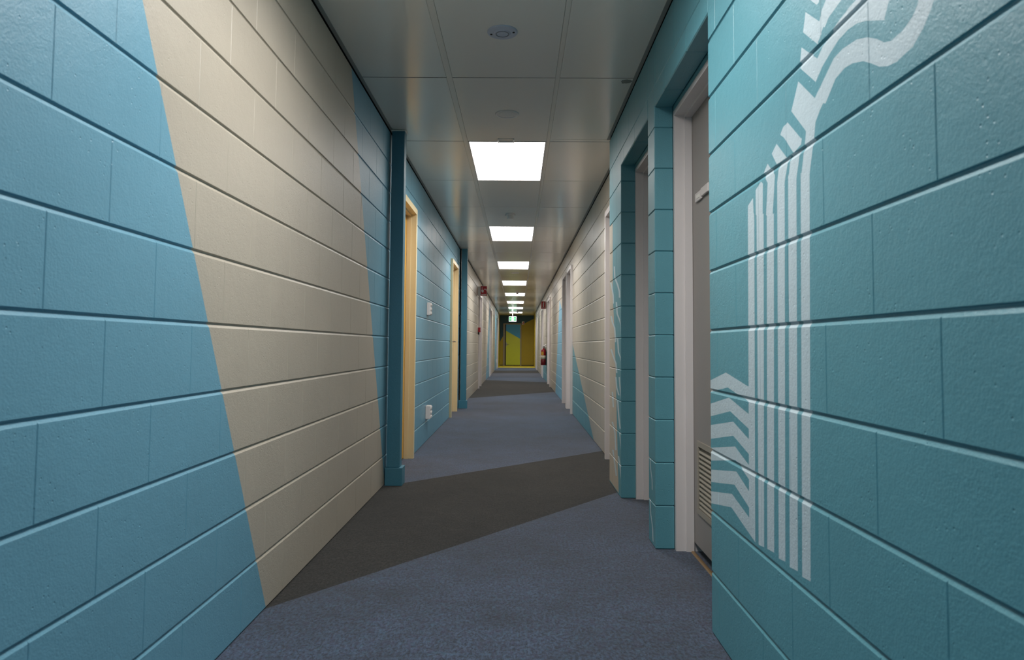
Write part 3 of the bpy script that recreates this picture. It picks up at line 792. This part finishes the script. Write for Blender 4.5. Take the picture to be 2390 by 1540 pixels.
def draw_call(bm, x0, z0, w, h, y):
    a = (bm, x0, z0, w, h, y)
    P2(*a, [(.20, .90), (.28, .90), (.29, .62), (.20, .62)])                                   # finger
    P2(*a, [(.14, .62), (.46, .62), (.50, .50), (.44, .36), (.22, .36), (.12, .50)])            # palm
    P2(*a, [(.12, .14), (.88, .14), (.88, .19), (.12, .19)]); P2(*a, [(.2, .06), (.8, .06), (.8, .10), (.2, .10)])
    for r0 in (.16, .28):
        for k in range(6):
            t0, t1 = -.3 + k * .42, -.3 + (k + 1) * .42
            P2(*a, [(.70 + r0 * math.cos(t0), .52 + r0 * .65 * math.sin(t0)), (.70 + (r0 + .06) * math.cos(t0), .52 + (r0 + .06) * .65 * math.sin(t0)),
                    (.70 + (r0 + .06) * math.cos(t1), .52 + (r0 + .06) * .65 * math.sin(t1)), (.70 + r0 * math.cos(t1), .52 + r0 * .65 * math.sin(t1))])
def draw_ext(bm, x0, z0, w, h, y):
    a = (bm, x0, z0, w, h, y)
    P2(*a, [(.36, .26), (.64, .26), (.64, .74), (.56, .82), (.44, .82), (.36, .74)])
    P2(*a, [(.44, .84), (.56, .84), (.56, .90), (.44, .90)]); P2(*a, [(.58, .86), (.76, .80), (.74, .76), (.58, .83)])
    P2(*a, [(.2, .12), (.8, .12), (.8, .18), (.2, .18)])
sign('fire_alarm_sign', 'red projecting sign with a white hand symbol on the left wall', -.818, -.676, 15.05, 2.026, 2.242, XL2, draw_call)
sign('extinguisher_sign', 'red projecting sign with a white extinguisher symbol on the right wall', .637, .757, 19.0, 1.965, 2.176, XF, draw_ext)

# fire extinguisher
ex, ey = .694, 18.62
r = empty('fire_extinguisher', (ex, ey, .44))
bm = bmesh.new(); lathe(bm, [(.066, .44), (.072, .446), (.072, .80), (.066, .835), (.046, .865), (.024, .878), (.024, .895), (.001, .895)], (ex, ey, 0), n=32); mesh_obj('cylinder', bm, M_RED, r, smooth=True)
bm = bmesh.new(); lathe(bm, [(.0735, .60), (.0735, .70)], (ex, ey, 0), n=32); mesh_obj('label_band', bm, M_BEIGE, r, smooth=True)['label'] = 'cream instruction label'
bm = bmesh.new()
for k in range(12):
    a0, a1 = math.pi * 1.15 + k * .09, math.pi * 1.15 + (k + 1) * .09
    pr = [(ex + q * math.cos(a), ey + q * math.sin(a)) for a, q in ((a0, .0725), (a1, .0725), (a1, .0745), (a0, .0745))]
    prism(bm, pr, .085, 'XY', .715)
mesh_obj('badge', bm, M_YEL, r)['label'] = 'yellow label patch'
bm = bmesh.new(); lathe(bm, [(.074, .44), (.078, .445), (.076, .585), (.0725, .59)], (ex, ey, 0), n=32); mesh_obj('base_skirt', bm, simple('dark_red', srgb(104, 8, 20), .4), r, smooth=True)
bm = bmesh.new(); lathe(bm, [(.019, .893), (.019, .925), (.012, .93), (.012, .945), (.001, .945)], (ex, ey, 0), n=20); mesh_obj('valve', bm, M_STEEL, r)
bm = bmesh.new(); tube(bm, [(ex - .015, ey, .935), (ex + .02, ey - .005, .955), (ex + .075, ey - .01, .995)], .008, 8); tube(bm, [(ex - .01, ey, .92), (ex + .03, ey - .005, .925), (ex + .07, ey - .01, .935)], .007, 8); mesh_obj('carry_handle', bm, M_STEEL, r)
bm = bmesh.new(); tube(bm, [(ex - .02, ey - .02, .925), (ex + .02, ey - .07, .93), (ex + .055, ey - .085, .85), (ex + .062, ey - .085, .70), (ex + .058, ey - .082, .52)], .0095, 10)
tube(bm, [(ex + .058, ey - .082, .52), (ex + .056, ey - .08, .46)], .014, 10); mesh_obj('hose', bm, M_BLACK, r)
bm = bmesh.new(); box(bm, XF - .004, XF - .0005, ey - .02, ey + .02, .56, .80); box(bm, ex + .0, XF - .004, ey + .0, ey + .01, .880, .890); mesh_obj('wall_bracket', bm, M_BLACK, r)
bm = bmesh.new(); lathe(bm, [(.012, 0), (.012, -.012), (.001, -.013)], (ex + .002, ey - .018, .91), 'Y', 14); mesh_obj('gauge', bm, M_WHITE, r)
tag(r, 'red fire extinguisher with cream and yellow labels hung on the right wall', 'fire extinguisher')

# exit sign
M_GRN = simple('exit_green', srgb(20, 120, 60), .4, emit=srgb(30, 150, 80), estr=.25)
M_LIT = simple('exit_white', srgb(235, 245, 250), .4, emit=(.85, .95, 1, 1), estr=.55)
r = empty('exit_sign', (-.235, 31.0, ZC))
x0, x1, z0, z1, y = -.40, -.07, 2.035, 2.262, 31.0
bm = bmesh.new(); join_box(bm, x0, x1, y, y + .03, z0, z1, bev=.003, seg=1); mesh_obj('housing', bm, M_LIT, r)
for q in ((x0 + .012, x0 + .118, z0 + .035, z1 - .006), (x1 - .118, x1 - .012, z0 + .035, z1 - .006)):
    bm = bmesh.new(); box(bm, q[0], q[1], y - .002, y - .0002, q[2], q[3]); mesh_obj('green_panel', bm, M_GRN, r)
bm = bmesh.new(); cx = (x0 + x1) / 2
for pts in ([(-.006, .165), (.010, .165), (.010, .182), (-.006, .182)], [(-.014, .10), (.012, .10), (.012, .158), (-.010, .158)], [(-.030, .12), (-.012, .14), (-.012, .153), (-.035, .13)],
            [(.012, .14), (.032, .12), (.035, .128), (.012, .153)], [(-.014, .10), (-.002, .10), (-.020, .045), (-.034, .045)], [(.0, .10), (.012, .10), (.034, .062), (.022, .055)]):
    prism(bm, [(cx + u, z0 + v) for u, v in pts], .001, 'XZ', y - .0015)
mesh_obj('running_figure', bm, M_GRN, r)
M_PGRN = simple('pale_green', srgb(150, 215, 170), .4)
for cx0 in (x0 + .065, x1 - .065):
    bm = bmesh.new()
    d = -1 if cx0 < cx else 1
    prism(bm, [(cx0 + d * .035, z0 + .12), (cx0, z0 + .16), (cx0, z0 + .135), (cx0 - d * .03, z0 + .135), (cx0 - d * .03, z0 + .105), (cx0, z0 + .105), (cx0, z0 + .08)], .0008, 'XZ', y - .003)
    mesh_obj('arrow', bm, M_PGRN, r)
bm = bmesh.new(); lathe(bm, [(.012, z1), (.012, ZC)], (cx, y + .015, 0), n=12); lathe(bm, [(.04, ZC - .01), (.04, ZC)], (cx, y + .015, 0), n=20); mesh_obj('drop_rod', bm, M_WHITE, r)
tag(r, 'lit green and white exit sign hanging before the far door', 'exit sign')

# small red and white notice on the end wall
r = empty('wall_notice', (.255, YE, 1.99))
bm = bmesh.new(); box(bm, .195, .315, YE - .003, YE - .0005, 1.99, 2.14); mesh_obj('plate', bm, M_WHITE, r)
bm = bmesh.new(); prism(bm, [(.20, 2.02), (.225, 2.0), (.31, 2.10), (.285, 2.13)], .001, 'XZ', YE - .0045); box(bm, .26, .31, YE - .0045, YE - .0032, 2.0, 2.04); mesh_obj('red_mark', bm, M_REDS, r)
tag(r, 'small white and red notice on the end wall right of the exit door', 'notice')
